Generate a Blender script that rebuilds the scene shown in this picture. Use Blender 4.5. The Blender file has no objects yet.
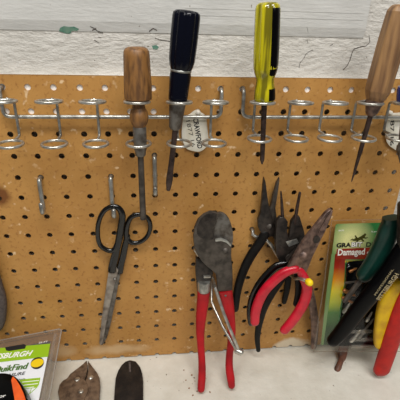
import bpy, bmesh, math, random
from mathutils import Vector, Matrix
random.seed(7)
SC = bpy.context.scene
COL = SC.collection
# ---------------------------------------------------------------- camera
F = 402.2
R3 = Matrix(((0.99390421, -0.10723442, 0.02559687),
             (-0.02107038, -0.41266131, -0.91064081),
             (0.10821488, 0.9045504, -0.41240528)))      # rows: right, down, forward
CAM = Vector((0.13052614, -0.45033941, 0.07088911))
S = 0.0254                                               # peg hole pitch
cd = bpy.data.cameras.new('camera'); cam = bpy.data.objects.new('camera', cd); COL.objects.link(cam)
cd.sensor_width = 36; cd.sensor_fit = 'HORIZONTAL'; cd.lens = F / 400 * 36; cd.clip_start = 0.01; cd.clip_end = 50
M = Matrix.Identity(4)
for r in range(3):
    M[r][0] = R3[0][r]; M[r][1] = -R3[1][r]; M[r][2] = -R3[2][r]; M[r][3] = CAM[r]
cam.matrix_world = M
SC.camera = cam

def ray(x, y):
    return R3.transposed() @ Vector(((x - 200) / F, (y - 200) / F, 1.0))
def at(x, y, d=0.0):                                     # pixel -> point d mm in front of the board face
    r = ray(x, y); t = (-d / 1000 - CAM.y) / r.y
    return CAM + r * t
def pix(p):
    c = R3 @ (Vector(p) - CAM)
    return Vector((200 + F * c.x / c.z, 200 + F * c.y / c.z))
def mpp(p):                                              # metres per pixel at a point
    return (R3 @ (Vector(p) - CAM)).z / F

# ---------------------------------------------------------------- materials
def nodes(name):
    m = bpy.data.materials.new(name); m.use_nodes = True
    nt = m.node_tree
    return m, nt, nt.nodes['Principled BSDF']
def lin(c):
    return tuple(((v / 255) / 12.92 if v / 255 <= 0.04045 else ((v / 255 + 0.055) / 1.055) ** 2.4) for v in c) + (1.0,)
def N(nt, t, **kw):
    n = nt.nodes.new(t)
    for k, v in kw.items():
        if k in n.inputs: n.inputs[k].default_value = v
        else: setattr(n, k, v)
    return n
def mat(name, col, rough=0.5, metal=0.0, col2=None, scale=60, lo=.4, hi=.65, bump=0.0, bscale=200, stretch=None, coat=0.0, detail=5, spec=None):
    m, nt, b = nodes(name)
    b.inputs['Base Color'].default_value = lin(col)
    b.inputs['Roughness'].default_value = rough; b.inputs['Metallic'].default_value = metal
    b.inputs['Coat Weight'].default_value = coat
    if spec is not None: b.inputs['Specular IOR Level'].default_value = spec
    tc = N(nt, 'ShaderNodeTexCoord'); src = tc.outputs['Object']
    if stretch:
        mp = N(nt, 'ShaderNodeMapping'); mp.inputs['Scale'].default_value = stretch
        nt.links.new(src, mp.inputs[0]); src = mp.outputs[0]
    if col2:
        n = N(nt, 'ShaderNodeTexNoise', Scale=scale, Detail=detail); nt.links.new(src, n.inputs['Vector'])
        rp = N(nt, 'ShaderNodeValToRGB'); rp.color_ramp.elements[0].position = lo; rp.color_ramp.elements[1].position = hi
        rp.color_ramp.elements[0].color = lin(col); rp.color_ramp.elements[1].color = lin(col2)
        nt.links.new(n.outputs['Fac'], rp.inputs[0]); nt.links.new(rp.outputs[0], b.inputs['Base Color'])
    if bump:
        n2 = N(nt, 'ShaderNodeTexNoise', Scale=bscale, Detail=4.0); nt.links.new(src, n2.inputs['Vector'])
        bp = N(nt, 'ShaderNodeBump', Strength=bump, Distance=0.001); nt.links.new(n2.outputs['Fac'], bp.inputs['Height'])
        nt.links.new(bp.outputs[0], b.inputs['Normal'])
    return m
def mixcol(nt, fac, a, b_):
    mx = N(nt, 'ShaderNodeMix', data_type='RGBA')
    nt.links.new(fac, mx.inputs[0])
    for i, v in ((6, a), (7, b_)):
        if isinstance(v, tuple): mx.inputs[i].default_value = v
        else: nt.links.new(v, mx.inputs[i])
    return mx.outputs[2]
def ramp(nt, src, p0, p1):
    r = N(nt, 'ShaderNodeMapRange'); r.inputs[1].default_value = p0; r.inputs[2].default_value = p1
    nt.links.new(src, r.inputs[0]); return r.outputs[0]

def board_mat():
    m, nt, b = nodes('pegboard_hardboard')
    tc = N(nt, 'ShaderNodeTexCoord'); o = tc.outputs['Object']
    n1 = N(nt, 'ShaderNodeTexNoise', Scale=14, Detail=6.0, Roughness=.6); n2 = N(nt, 'ShaderNodeTexNoise', Scale=220, Detail=4.0)
    n3 = N(nt, 'ShaderNodeTexNoise', Scale=95, Detail=2.0); n4 = N(nt, 'ShaderNodeTexNoise', Scale=38, Detail=3.0)
    for n in (n1, n2, n3, n4): nt.links.new(o, n.inputs['Vector'])
    c = mixcol(nt, ramp(nt, n1.outputs[0], .3, .7), lin((171, 122, 62)), lin((194, 145, 80)))
    c = mixcol(nt, ramp(nt, n2.outputs[0], .55, .75), c, lin((148, 98, 48)))
    f = N(nt, 'ShaderNodeMath', operation='MULTIPLY')
    nt.links.new(ramp(nt, n3.outputs[0], .63, .70), f.inputs[0]); nt.links.new(ramp(nt, n4.outputs[0], .45, .6), f.inputs[1])
    c = mixcol(nt, f.outputs[0], c, lin((222, 190, 148)))                # pale paint flecks
    def blotch(p, sx, sz, col, lo_, hi_, prev):                          # worn patch of its own shape
        mp = N(nt, 'ShaderNodeMapping'); mp.inputs['Location'].default_value = (-p.x / sx, 0, -p.z / sz); mp.inputs['Scale'].default_value = (1 / sx, 0, 1 / sz)
        nt.links.new(o, mp.inputs[0])
        ln = N(nt, 'ShaderNodeVectorMath', operation='LENGTH'); nt.links.new(mp.outputs[0], ln.inputs[0])
        ad = N(nt, 'ShaderNodeMath', operation='ADD'); nt.links.new(ln.outputs['Value'], ad.inputs[0])
        k = N(nt, 'ShaderNodeMath', operation='MULTIPLY'); k.inputs[1].default_value = 1.6; nt.links.new(n4.outputs[0], k.inputs[0])
        nt.links.new(k.outputs[0], ad.inputs[1])
        return mixcol(nt, ramp(nt, ad.outputs[0], hi_, lo_), prev, lin(col))
    c = blotch(at(292, 344), .035, .013, (214, 198, 172), 1.35, 1.8, c)
    c = blotch(at(118, 349), .055, .010, (206, 170, 124), 1.2, 1.9, c)
    c = blotch(at(2, 198), .012, .02, (120, 74, 36), 1.2, 1.8, c)
    c = blotch(at(60, 352), .03, .012, (200, 165, 120), 1.2, 1.9, c)
    nt.links.new(c, b.inputs['Base Color'])
    b.inputs['Roughness'].default_value = .5; b.inputs['Specular IOR Level'].default_value = .35
    bp = N(nt, 'ShaderNodeBump', Strength=.25, Distance=.0006); nt.links.new(n2.outputs[0], bp.inputs['Height']); nt.links.new(bp.outputs[0], b.inputs['Normal'])
    return m
def wall_mat(name, rough_bump, c1, c2, streak=False):
    m, nt, b = nodes(name)
    tc = N(nt, 'ShaderNodeTexCoord'); o = tc.outputs['Object']
    mp = N(nt, 'ShaderNodeMapping'); mp.inputs['Scale'].default_value = (1, 1, 2.2 if not streak else 4); nt.links.new(o, mp.inputs[0])
    n1 = N(nt, 'ShaderNodeTexNoise', Scale=22, Detail=7.0, Roughness=.65); n2 = N(nt, 'ShaderNodeTexNoise', Scale=85, Detail=5.0, Roughness=.6)
    n3 = N(nt, 'ShaderNodeTexNoise', Scale=210, Detail=1.0); n4 = N(nt, 'ShaderNodeTexNoise', Scale=30, Detail=2.0)
    for n in (n1, n2): nt.links.new(mp.outputs[0], n.inputs['Vector'])
    for n in (n3, n4): nt.links.new(o, n.inputs['Vector'])
    c = mixcol(nt, ramp(nt, n1.outputs[0], .35, .65), lin(c1), lin(c2))
    f = N(nt, 'ShaderNodeMath', operation='MULTIPLY')
    nt.links.new(ramp(nt, n3.outputs[0], .72, .76), f.inputs[0]); nt.links.new(ramp(nt, n4.outputs[0], .5, .62), f.inputs[1])
    c = mixcol(nt, f.outputs[0], c, lin((105, 90, 72)))                   # specks of dirt
    nt.links.new(c, b.inputs['Base Color']); b.inputs['Roughness'].default_value = .55
    bp = N(nt, 'ShaderNodeBump', Strength=rough_bump, Distance=.004); nt.links.new(n2.outputs[0], bp.inputs['Height']); nt.links.new(bp.outputs[0], b.inputs['Normal'])
    return m
def clear_mat(name, tint=(255, 255, 255), gloss=.12, rough=.08, solid=0.0):
    m, nt, b = nodes(name)
    out = nt.nodes['Material Output']; nt.nodes.remove(b)
    tr = N(nt, 'ShaderNodeBsdfTransparent'); tr.inputs[0].default_value = lin(tint)
    gl = N(nt, 'ShaderNodeBsdfGlossy'); gl.inputs['Roughness'].default_value = rough
    df = N(nt, 'ShaderNodeBsdfDiffuse'); df.inputs[0].default_value = lin((190, 186, 180))
    mx = N(nt, 'ShaderNodeMixShader'); mx2 = N(nt, 'ShaderNodeMixShader'); mx2.inputs[0].default_value = solid
    lw = N(nt, 'ShaderNodeLayerWeight', Blend=.35)
    ml = N(nt, 'ShaderNodeMath', operation='MULTIPLY_ADD'); nt.links.new(lw.outputs['Facing'], ml.inputs[0]); ml.inputs[1].default_value = .15; ml.inputs[2].default_value = gloss
    nt.links.new(ml.outputs[0], mx.inputs[0]); nt.links.new(tr.outputs[0], mx.inputs[1]); nt.links.new(gl.outputs[0], mx.inputs[2])
    nt.links.new(mx.outputs[0], mx2.inputs[1]); nt.links.new(df.outputs[0], mx2.inputs[2]); nt.links.new(mx2.outputs[0], out.inputs[0])
    return m

MT = dict(
    board=board_mat(),
    wall=wall_mat('painted_plaster', .75, (191, 187, 179), (208, 204, 197)),
    trim=wall_mat('painted_timber', .18, (189, 188, 184), (203, 202, 198), True),
    bench=wall_mat('painted_bench', .25, (204, 199, 186), (220, 216, 205)), rust_crumb=mat('rust_crumb', (140, 100, 66), .9),
    crack=mat('crack', (70, 62, 55), .9), green_chip=mat('green_old_paint', (74, 122, 104), .7, col2=(110, 140, 122), scale=150),
    zinc=mat('zinc_wire', (186, 186, 180), .32, .75, (136, 134, 128), 120, bump=.1),
    bright=mat('bright_zinc', (205, 203, 196), .3, .85, (165, 160, 150), 160),
    steel=mat('worn_steel', (120, 116, 110), .45, .6, (80, 72, 64), 130, bump=.2, bscale=400),
    dsteel=mat('dark_forged_steel', (84, 77, 70), .45, .3, (52, 47, 42), 110, bump=.3, bscale=350, spec=.4),
    black_steel=mat('blackened_steel', (60, 53, 48), .38, .4, (32, 28, 26), 140, bump=.25, bscale=350, spec=.5),
    rust=mat('rusty_steel', (122, 98, 86), .42, .4, (70, 53, 48), 140, bump=.5, bscale=350),
    rust2=mat('brown_rusty_steel', (120, 98, 78), .6, .25, (80, 62, 48), 120, bump=.45, bscale=380),
    spike=mat('dark_spike', (74, 58, 52), .4, .5, (42, 32, 30), 150),
    blade=mat('scissor_blade', (168, 160, 150), .4, .6, (120, 110, 102), 90, bump=.1),
    black_paint=mat('black_enamel', (7, 7, 7), .14, 0, spec=.6),
    black_grip=mat('black_grip', (12, 11, 11), .45, 0, (20, 18, 17), 120, spec=.2),
    black_glossy=mat('black_plastic', (4, 4, 5), .28, spec=.1),
    navy=mat('navy_plastic', (5, 7, 20), .2, 0, spec=.22),
    red=mat('red_dipped_grip', (172, 14, 24), .42, 0, (146, 10, 20), 60, spec=.4),
    red2=mat('orange_red_grip', (180, 22, 12), .45, 0, (156, 16, 10), 80, spec=.35),
    red3=mat('pinkish_red_grip', (204, 22, 48), .3, 0, (176, 16, 38), 70, spec=.55),
    yellow_grip=mat('yellow_grip', (222, 180, 8), .42, 0, (196, 148, 14), 60, spec=.4),
    yellow_tip=mat('yellow_rubber', (250, 214, 18), .5),
    yellow_plastic=mat('yellow_acetate', (196, 184, 14), .15, 0, (112, 104, 6), 25, .42, .6, stretch=(7, 7, .35), coat=.4),
    green=mat('dark_green_plastic', (12, 50, 42), .28, 0, (8, 36, 30), 50, spec=.45),
    wood=mat('oiled_wood', (136, 94, 48), .5, 0, (96, 64, 34), 120, .42, .62, .4, 180, (2, 2, .5)),
    wood2=mat('worn_wood', (156, 118, 76), .5, 0, (112, 80, 52), 60, .38, .66, .2, 120, (3, 3, .3)),
    brown=mat('brown_wood_tip', (112, 70, 52), .55, 0, (70, 48, 38), 90, .4, .7),
    tag=mat('cream_tag', (234, 230, 216), .5, 0, (214, 206, 186), 70),
    ink=mat('black_ink', (24, 22, 22), .6), ink_gray=mat('faded_ink', (84, 78, 70), .7),
    white=mat('white_print', (246, 244, 240), .4), blue=mat('blue_plastic', (20, 44, 120), .25, coat=.4),
    lime=mat('lime_print', (150, 190, 30), .4), dgreen=mat('green_ink', (70, 110, 24), .5), card_gray=mat('grey_print', (84, 82, 84), .4),
    cardwhite=mat('white_card', (236, 238, 242), .35), yel_print=mat('yellow_print', (240, 204, 20), .4),
    orange=mat('orange_rubber', (240, 100, 30), .45, 0, (225, 85, 24), 80), gray_rubber=mat('grey_rubber', (88, 78, 74), .7, 0, (64, 56, 54), 300, bump=.5, bscale=600),
    redprint=mat('red_print', (150, 40, 20), .4), lizard=mat('olive_ink', (72, 70, 14), .5), rubber_black=mat('charcoal_leather', (26, 24, 24), .5, 0, (44, 38, 34), 100, .45, .7, .4, 300, spec=.3),
    clear=clear_mat('clear_plastic', (252, 252, 250), .012, .08, .0), smoky=clear_mat('smoky_plastic', (244, 240, 234), .03, .12, .10),
    frost=clear_mat('pressed_plastic', (250, 248, 246), .06, .2, .28), flesh=mat('brass_bit', (150, 96, 50), .35, .6), paleglass=mat('hole_pin', (236, 230, 216), .5),
    text_gold=mat('gold_print', (176, 160, 120), .5),
)

# ---------------------------------------------------------------- mesh builder
class MB:
    def __init__(s): s.v = []; s.f = []; s.mi = []
    def add(s, vs, fs, mi=0):
        o = len(s.v); s.v += [Vector(v) for v in vs]; s.f += [tuple(i + o for i in f) for f in fs]; s.mi += [mi] * len(fs); return s
    def rings(s, rings, caps=True, mi=0, closed=False):
        n = len(rings[0]); vs = [p for r in rings for p in r]; fs = []
        m = len(rings)
        for i in range(m if closed else m - 1):
            for j in range(n):
                a = i * n + j; b = i * n + (j + 1) % n; i2 = (i + 1) % m
                fs.append((a, b, i2 * n + (j + 1) % n, i2 * n + j))
        if caps and not closed: fs += [tuple(range(n))[::-1], tuple((m - 1) * n + j for j in range(n))]
        return s.add(vs, fs, mi)
    def tube(s, pts, r, seg=10, closed=False, mi=0, round_end=True):
        pts = [Vector(p) for p in pts]; n = len(pts)
        rr = r if isinstance(r, (list, tuple)) else [r] * n
        rings = []; up = None
        for i, p in enumerate(pts):
            a = pts[(i - 1) % n] if closed or i else p; b = pts[(i + 1) % n] if closed or i < n - 1 else p
            t = (b - a).normalized()
            if up is None:
                up = Vector((0, -1, 0)) if abs(t.y) < .9 else Vector((0, 0, 1))
            up = (up - t * up.dot(t)).normalized(); sd = t.cross(up)
            ring = lambda q, k: [q + (sd * math.cos(6.28318 * j / seg) + up * math.sin(6.28318 * j / seg)) * rr[i] * k for j in range(seg)]
            if round_end and not closed and i == 0: rings += [ring(p - t * rr[i] * .6, .45), ring(p - t * rr[i] * .3, .85)]
            rings.append(ring(p, 1))
            if round_end and not closed and i == n - 1: rings += [ring(p + t * rr[i] * .3, .85), ring(p + t * rr[i] * .6, .45)]
        return s.rings(rings, True, mi, closed)
    def lathe(s, p0, p1, prof, seg=24, mod=None, mi=0):                   # prof: (fraction along p0-p1, radius m)
        p0 = Vector(p0); ax = Vector(p1) - p0; t = ax.normalized()
        u = Vector((0, -1, 0)); u = (u - t * u.dot(t)).normalized(); w = t.cross(u)
        rings = []
        for k, (q, r) in enumerate(prof):
            c = p0 + ax * q
            rings.append([c + (u * math.cos(6.28318 * j / seg) + w * math.sin(6.28318 * j / seg)) * r * (mod(6.28318 * j / seg, q) if mod else 1) for j in range(seg)])
        return s.rings(rings, True, mi)
    def box(s, c, x, y, z, mi=0):
        c = Vector(c); vs = [c + x * a + y * b + z * d for a in (-.5, .5) for b in (-.5, .5) for d in (-.5, .5)]
        return s.add(vs, [(0, 1, 3, 2), (4, 6, 7, 5), (0, 4, 5, 1), (2, 3, 7, 6), (0, 2, 6, 4), (1, 5, 7, 3)], mi)
    def prism(s, front, off, mi=0):
        n = len(front); vs = list(front) + [Vector(p) + Vector(off) for p in front]
        return s.add(vs, [tuple(range(n)), tuple(range(2 * n - 1, n - 1, -1))] + [(i, n + i, n + (i + 1) % n, (i + 1) % n) for i in range(n)], mi)

ORG = {}
def link(name, me, mats, parent=None, smooth=True, bevel=0, origin=None, auto=40):
    ob = bpy.data.objects.new(name, me); COL.objects.link(ob)
    for m in (mats if isinstance(mats, (list, tuple)) else [mats]): me.materials.append(m)
    if smooth:
        for p in me.polygons: p.use_smooth = True
    if bevel:
        b = ob.modifiers.new('bevel', 'BEVEL'); b.width = bevel; b.segments = 2; b.limit_method = 'ANGLE'; b.angle_limit = math.radians(38)
        b.harden_normals = False
    if smooth and auto:
        e = ob.modifiers.new('split', 'EDGE_SPLIT'); e.split_angle = math.radians(auto)
        e.use_edge_sharp = False
    if parent: ob.parent = parent
    return ob
def build(name, mb, m, parent=None, bevel=0, smooth=True, origin=None, auto=40):
    org = ORG[parent] if parent else (Vector(origin) if origin is not None else Vector((0, 0, 0)))
    me = bpy.data.meshes.new(name); me.from_pydata([v - org for v in mb.v], [], mb.f)
    bm = bmesh.new(); bm.from_mesh(me); bmesh.ops.recalc_face_normals(bm, faces=bm.faces); bm.to_mesh(me); bm.free()
    for p, i in zip(me.polygons, mb.mi): p.material_index = i
    ob = link(name, me, m, parent, smooth, bevel, auto=auto)
    if not parent: ob.location = org
    ORG[ob] = org
    return ob
def tag(o, label, cat, group=None):
    o['label'] = label; o['category'] = cat
    if group: o['group'] = group
    return o
def thing(name, label, cat, loc, group=None):
    o = bpy.data.objects.new(name, None); COL.objects.link(o); o.location = loc; o.empty_display_size = .01
    ORG[o] = Vector(loc); return tag(o, label, cat, group)
def struct(name, mb, m, bevel=0, smooth=False):
    o = build(name, mb, m, None, bevel, smooth); o['kind'] = 'structure'; return o

def crm(pts, n=6, closed=False):                          # Catmull-Rom through points of any dimension
    P = [tuple(p) for p in pts]; out = []; L = len(P)
    for i in range(L if closed else L - 1):
        g = lambda k: P[k % L] if closed else P[min(max(k, 0), L - 1)]
        a, b, c, d = g(i - 1), g(i), g(i + 1), g(i + 2)
        for j in range(n):
            t = j / n
            out.append(tuple(.5 * (2 * b[k] + (c[k] - a[k]) * t + (2 * a[k] - 5 * b[k] + 4 * c[k] - d[k]) * t * t + (3 * b[k] - a[k] - 3 * c[k] + d[k]) * t ** 3) for k in range(len(b))))
    if not closed: out.append(P[-1])
    return out
def plate(mb, outline, d, th, smooth=0, mi=0):            # outline in pixels at depth d (its front face), th mm thick
    o = crm(outline, smooth, True) if smooth else outline
    return mb.prism([at(p[0], p[1], p[2] if len(p) > 2 else d) for p in o], (0, th / 1000, 0), mi)
def sweep(mb, path, th, sm=6, pw=2.6, seg=18, cap0=True, cap1=True, mi=0):   # path: (x px, y px, d mm, half width px); th: half thickness mm
    pts = crm(path, sm); P = [at(p[0], p[1], p[2]) for p in pts]; W = [max(.2, p[3]) * mpp(q) for p, q in zip(pts, P)]
    n = len(P); rings = []; thn = th if isinstance(th, (list, tuple)) else (th, th)
    for i in range(n):
        t = (P[min(i + 1, n - 1)] - P[max(i - 1, 0)]).normalized()
        nn = Vector((0, -1, 0)); nn = (nn - t * nn.dot(t)).normalized(); sd = t.cross(nn)
        h = (thn[0] + (thn[1] - thn[0]) * i / (n - 1)) / 1000
        def ring(q, k):
            r = []
            for j in range(seg):
                a = 6.28318 * j / seg; ca, sa = math.cos(a), math.sin(a)
                e = 2 / pw
                r.append(q + sd * W[i] * k * math.copysign(abs(ca) ** e, ca) + nn * h * k * math.copysign(abs(sa) ** e, sa))
            return r
        ext = min(W[i], h * 1.6)
        if i == 0 and cap0: rings += [ring(P[0] - t * ext * q, k) for q, k in ((.9, .3), (.72, .65), (.4, .88))]
        rings.append(ring(P[i], 1))
        if i == n - 1 and cap1: rings += [ring(P[i] + t * ext * q, k) for q, k in ((.4, .88), (.72, .65), (.9, .3))]
    return mb.rings(rings)
def axis_t(a, b, y):                                      # fraction along a-b whose image row is y
    lo, hi = -1.0, 2.0
    for _ in range(50):
        m = (lo + hi) / 2
        if pix(a + (b - a) * m).y < y: lo = m
        else: hi = m
    return m
def lathe_px(mb, a, b, prof, seg=24, mod=None, mi=0):     # prof: (image row, half width px)
    pr = []
    for y, w in prof:
        t = axis_t(a, b, y); pr.append((t, w * mpp(a + (b - a) * t)))
    return mb.lathe(a, b, pr, seg, mod, mi)
class Plane:
    def __init__(s, p0, u, v):
        s.o = Vector(p0); s.u = Vector(u).normalized(); v = Vector(v); s.v = (v - s.u * v.dot(s.u)).normalized()
        s.n = s.u.cross(s.v)
        if s.n.dot(CAM - s.o) < 0: s.n = -s.n
    def px(s, x, y, off=0.0):
        r = ray(x, y); o = s.o + s.n * off / 1000
        return CAM + r * ((o - CAM).dot(s.n) / r.dot(s.n))
    def uv(s, a, b, off=0.0): return s.o + s.u * a / 1000 + s.v * b / 1000 + s.n * off / 1000
    def poly(s, mb, pts, off, th, mi=0): return mb.prism([s.px(x, y, off) for x, y in pts], -s.n * th / 1000, mi)
def lettering(body, p, xd, yd, width, height, m, parent, name='lettering', bold=0.0, shear=0.0, ext=.00012, align='LEFT'):
    cu = bpy.data.curves.new(name, 'FONT'); cu.body = body; cu.size = 1; cu.shear = shear; cu.offset = bold; cu.align_x = align; cu.extrude = 0; cu.resolution_u = 3
    tmp = bpy.data.objects.new(name, cu); COL.objects.link(tmp)
    dg = bpy.context.evaluated_depsgraph_get(); me = bpy.data.meshes.new_from_object(tmp.evaluated_get(dg))
    bpy.data.objects.remove(tmp); 
    xs = [v.co.x for v in me.vertices]; ys = [v.co.y for v in me.vertices]
    x0, x1, y0, y1 = min(xs), max(xs), min(ys), max(ys)
    xd = Vector(xd).normalized(); yd = Vector(yd).normalized(); nn = xd.cross(yd)
    org = ORG[parent]; me.materials.clear()
    for v in me.vertices:
        v.co = Vector(p) + xd * (v.co.x - x0) / (x1 - x0) * width + yd * (v.co.y - y0) / (y1 - y0) * height - org
    ob = link(name, me, m, parent, False)
    ORG[ob] = org; return ob

# ================================================================ setting
WY = .014                                                 # the wall lies this far behind the board's face
zt, zb = at(200, 77).z, at(139, 356).z
zl1, zl0 = at(200, 24, -WY * 1000).z, at(200, 34, -WY * 1000).z
wx0, wx1 = -.45, .85
mb = MB()
mb.box(((wx0 + wx1) / 2, WY + .05, -.25), Vector((wx1 - wx0, 0, 0)), Vector((0, .1, 0)), Vector((0, 0, .9)))
def ribbon(pts, w, mi):
    q = [at(x, y, -WY * 1000 + .25) for x, y in pts]
    for a, b, k in zip(q[:-1], q[1:], range(99)):
        s_ = Vector((0, 1, 0)).cross((b - a).normalized()) * w / 2700
        w2 = .55 + .45 * random.random()
        mb.add([a - s_, a + s_, b + s_ * w2, b - s_ * w2], [(0, 1, 2, 3)], mi)
for c, w in (([(299, 68), (300, 63), (304, 58), (306, 54), (310, 51), (313, 50)], .8), ([(343, 70), (347, 66), (350, 60), (352, 53), (354, 49), (360, 47), (366, 46)], 1.3),
             ([(366, 46), (370, 42), (369, 35)], .9), ([(98, 37), (101, 38)], .6), ([(94, 40), (99, 43)], .8), ([(155, 38), (160, 40), (168, 41), (172, 42)], 1.0),
             ([(330, 46), (333, 44)], .7), ([(307, 40), (308, 43)], .7)): ribbon(c, w, 1)
def chip(pts, mi): mb.add([at(x, y, -WY * 1000 + .3) for x, y in pts], [tuple(range(len(pts)))], mi)
chip([(152, 46), (156, 45), (159, 47), (157, 49.5), (153, 49)], 2)
struct('wall_back', mb, [MT['wall'], MT['crack'], MT['green_chip']])
mb = MB()                                                 # painted timber at the top, bevelled underneath, ending near the right
xe = at(372.5, 20, 0).x
TY = WY - .003
prof = [(WY + .001, zl0 - .001), (WY - .0008, zl0), (TY, zl1), (TY, .5), (WY + .001, .5)]
mb.rings([[Vector((x, y, z)) for y, z in prof] for x in (wx0, xe)])
sl = Plane(Vector((0, WY - .0008, zl0)), (1, 0, 0), (0, TY - WY + .0008, zl1 - zl0))
sl.poly(mb, [(60, 28), (64, 26), (69, 27), (74, 26.5), (79, 29), (77, 31), (72, 31), (70, 33.5), (66, 33.5), (62, 32), (59, 31)], .3, .2, 1)
for c in ([(90, 26), (94, 28), (98, 31), (103, 32.5)], [(149, 31), (153, 28), (157, 30)], [(92, 30), (96, 28)], [(307, 27), (308, 32)]):
    for a_, b_ in zip(c[:-1], c[1:]): sl.poly(mb, [a_, (a_[0] + .3, a_[1] + .9), (b_[0] + .3, b_[1] + .8), b_], .3, .2, 2)
for z in (at(300, 18, 0).z, at(300, 11, 0).z):
    mb.box(((xe + .16) / 2, TY, z), Vector((xe - .17, 0, 0)), Vector((0, .0005, 0)), Vector((0, 0, .0009)))
struct('trim_1', mb, [MT['trim'], MT['green_chip'], MT['crack']])
mb = MB()                                                 # white batten behind the upper holes
bz = [(-.1, -.041), (.1, -.037), (.178, -.032), (.225, -.018), (at(399, 192).x - .004, -.014)]
mb.prism([Vector((x, .0020, z)) for x, z in bz] + [Vector((at(399, 192).x - .004, .0020, zt - .002)), Vector((-.1, .0020, zt - .002))], (0, WY - .0020, 0))
struct('trim_2', mb, MT['white'])
mb = MB(); mb.box((.2, -.9, -1.32), Vector((1.4, 0, 0)), Vector((0, 1.9, 0)), Vector((0, 0, .04)))
struct('floor', mb, MT['bench'])
ZB = zb - .0015                                           # bench surface just under the board
def onz(x, y, h=0.0):                                     # pixel -> point h mm above the bench
    r = ray(x, y); return CAM + r * ((ZB + h / 1000 - CAM.z) / r.z)
mb = MB(); mb.box((.2, WY - .3, ZB - .02), Vector((1.3, 0, 0)), Vector((0, .6, 0)), Vector((0, 0, .04)))
bench = build('workbench', mb, MT['bench'], None, 0, False)
tag(bench, 'off white speckled workbench surface below the pegboard', 'workbench')
mb = MB()
for x, y in ((192, 375), (195, 381), (189, 388), (200, 372), (197, 391), (186, 380), (203, 384), (193, 395), (206, 378), (199, 366), (210, 392), (184, 370)):
    r_ = random.uniform(.5, 1.1)
    mb.prism([onz(x + r_ * math.cos(k) * random.uniform(.5, 1.3), y + r_ * math.sin(k) * random.uniform(.5, 1.1), .7) for k in (0, 1, 2, 3, 4, 5.2)], (0, 0, -.0006))
cr = build('rust_crumbs', mb, MT['rust_crumb'], None, 0, False); cr['kind'] = 'stuff'
tag(cr, 'brown rust crumbs scattered on the bench beside the red handles', 'crumbs')

# ---------------------------------------------------------------- pegboard
TH = .0019; HR = .0034; NS = 16
bx1 = at(399, 192).x
warp = [(-4, -1.5), (0, -1.3), (1, -.5), (2, 1.2), (3, 2.0), (5, 2.5), (7, 1.1), (8, .6), (10, -.9), (12, -1.1), (13, .2), (18, 0)]
def warpx(c, r):
    for (a, va), (b, vb) in zip(warp[:-1], warp[1:]):
        if a <= c <= b: w = va + (vb - va) * (c - a) / (b - a); break
    k = 1 if r <= 4 else (1 - .75 * (r - 4) / 6 if r <= 10 else max(0, .25 * (13 - r) / 3))
    return w * k * S / 24
def hole_at(x, y):                                        # centre of the peg hole nearest a pixel
    p = at(x, y); r = max(0, round(-p.z / S)); c = min(range(-4, 18), key=lambda k: abs(k * S + warpx(k, r) - p.x))
    return Vector((c * S + warpx(c, r), 0, -r * S))
mb = MB()
c0, c1 = -4, 17
def cell(xa, xb, za, zb_, hx, hz):
    full = hz - za > HR * 1.2
    A = [6.2831853 * j / NS for j in range(NS)] if full else [math.pi * j / (NS // 2) for j in range(NS // 2 + 1)]
    inner, outer = [], []
    hz2 = hz if full else za
    for a in A:
        ca, sa = math.cos(a), math.sin(a); inner.append((hx + HR * ca, hz2 + HR * sa))
        k = min([((xb - hx) / ca if ca > 1e-6 else ((xa - hx) / ca if ca < -1e-6 else 9)), ((zb_ - hz2) / sa if sa > 1e-6 else ((za - hz2) / sa if sa < -1e-6 else 9))])
        outer.append([hx + k * ca, hz2 + k * sa])
    for cx, cz in ((xa, zb_), (xb, zb_)) + (((xa, za), (xb, za)) if full else ()):   # snap nearest outer point to each corner
        b = min(outer, key=lambda o: (o[0] - cx) ** 2 + (o[1] - cz) ** 2); b[0], b[1] = cx, cz
    n = len(A); vs = []
    for Y in (0, TH): vs += [Vector((x, Y, z)) for x, z in outer] + [Vector((x, Y, z)) for x, z in inner]
    fs = []
    for j in range(n if full else n - 1):
        k = (j + 1) % n
        fs += [(j, k, n + k, n + j), (2 * n + k, 2 * n + j, 3 * n + j, 3 * n + k), (n + j, n + k, 3 * n + k, 3 * n + j)]
    mb.add(vs, fs)
for c in range(c0, c1 + 1):
    xa, xb = (c - .5) * S, (c + .5) * S
    for r in range(16):
        za = -(r + .5) * S if r < 15 else zb
        cell(xa, xb, za, -(r - .5) * S, c * S + warpx(c, r), -r * S)
X0, X1 = (c0 - .5) * S, (c1 + .5) * S
mb.box(((X0 + X1) / 2, TH / 2, (zt + S / 2) / 2), Vector((X1 - X0, 0, 0)), Vector((0, TH, 0)), Vector((0, 0, zt - S / 2)))
if bx1 > X1: mb.box(((X1 + bx1) / 2, TH / 2, (zt + zb) / 2), Vector((bx1 - X1, 0, 0)), Vector((0, TH, 0)), Vector((0, 0, zt - zb)))
pb = build('pegboard', mb, MT['board'], None, 0, False)
tag(pb, 'large tan hardboard pegboard with rows of round holes, mounted on the white wall', 'pegboard')

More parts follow.
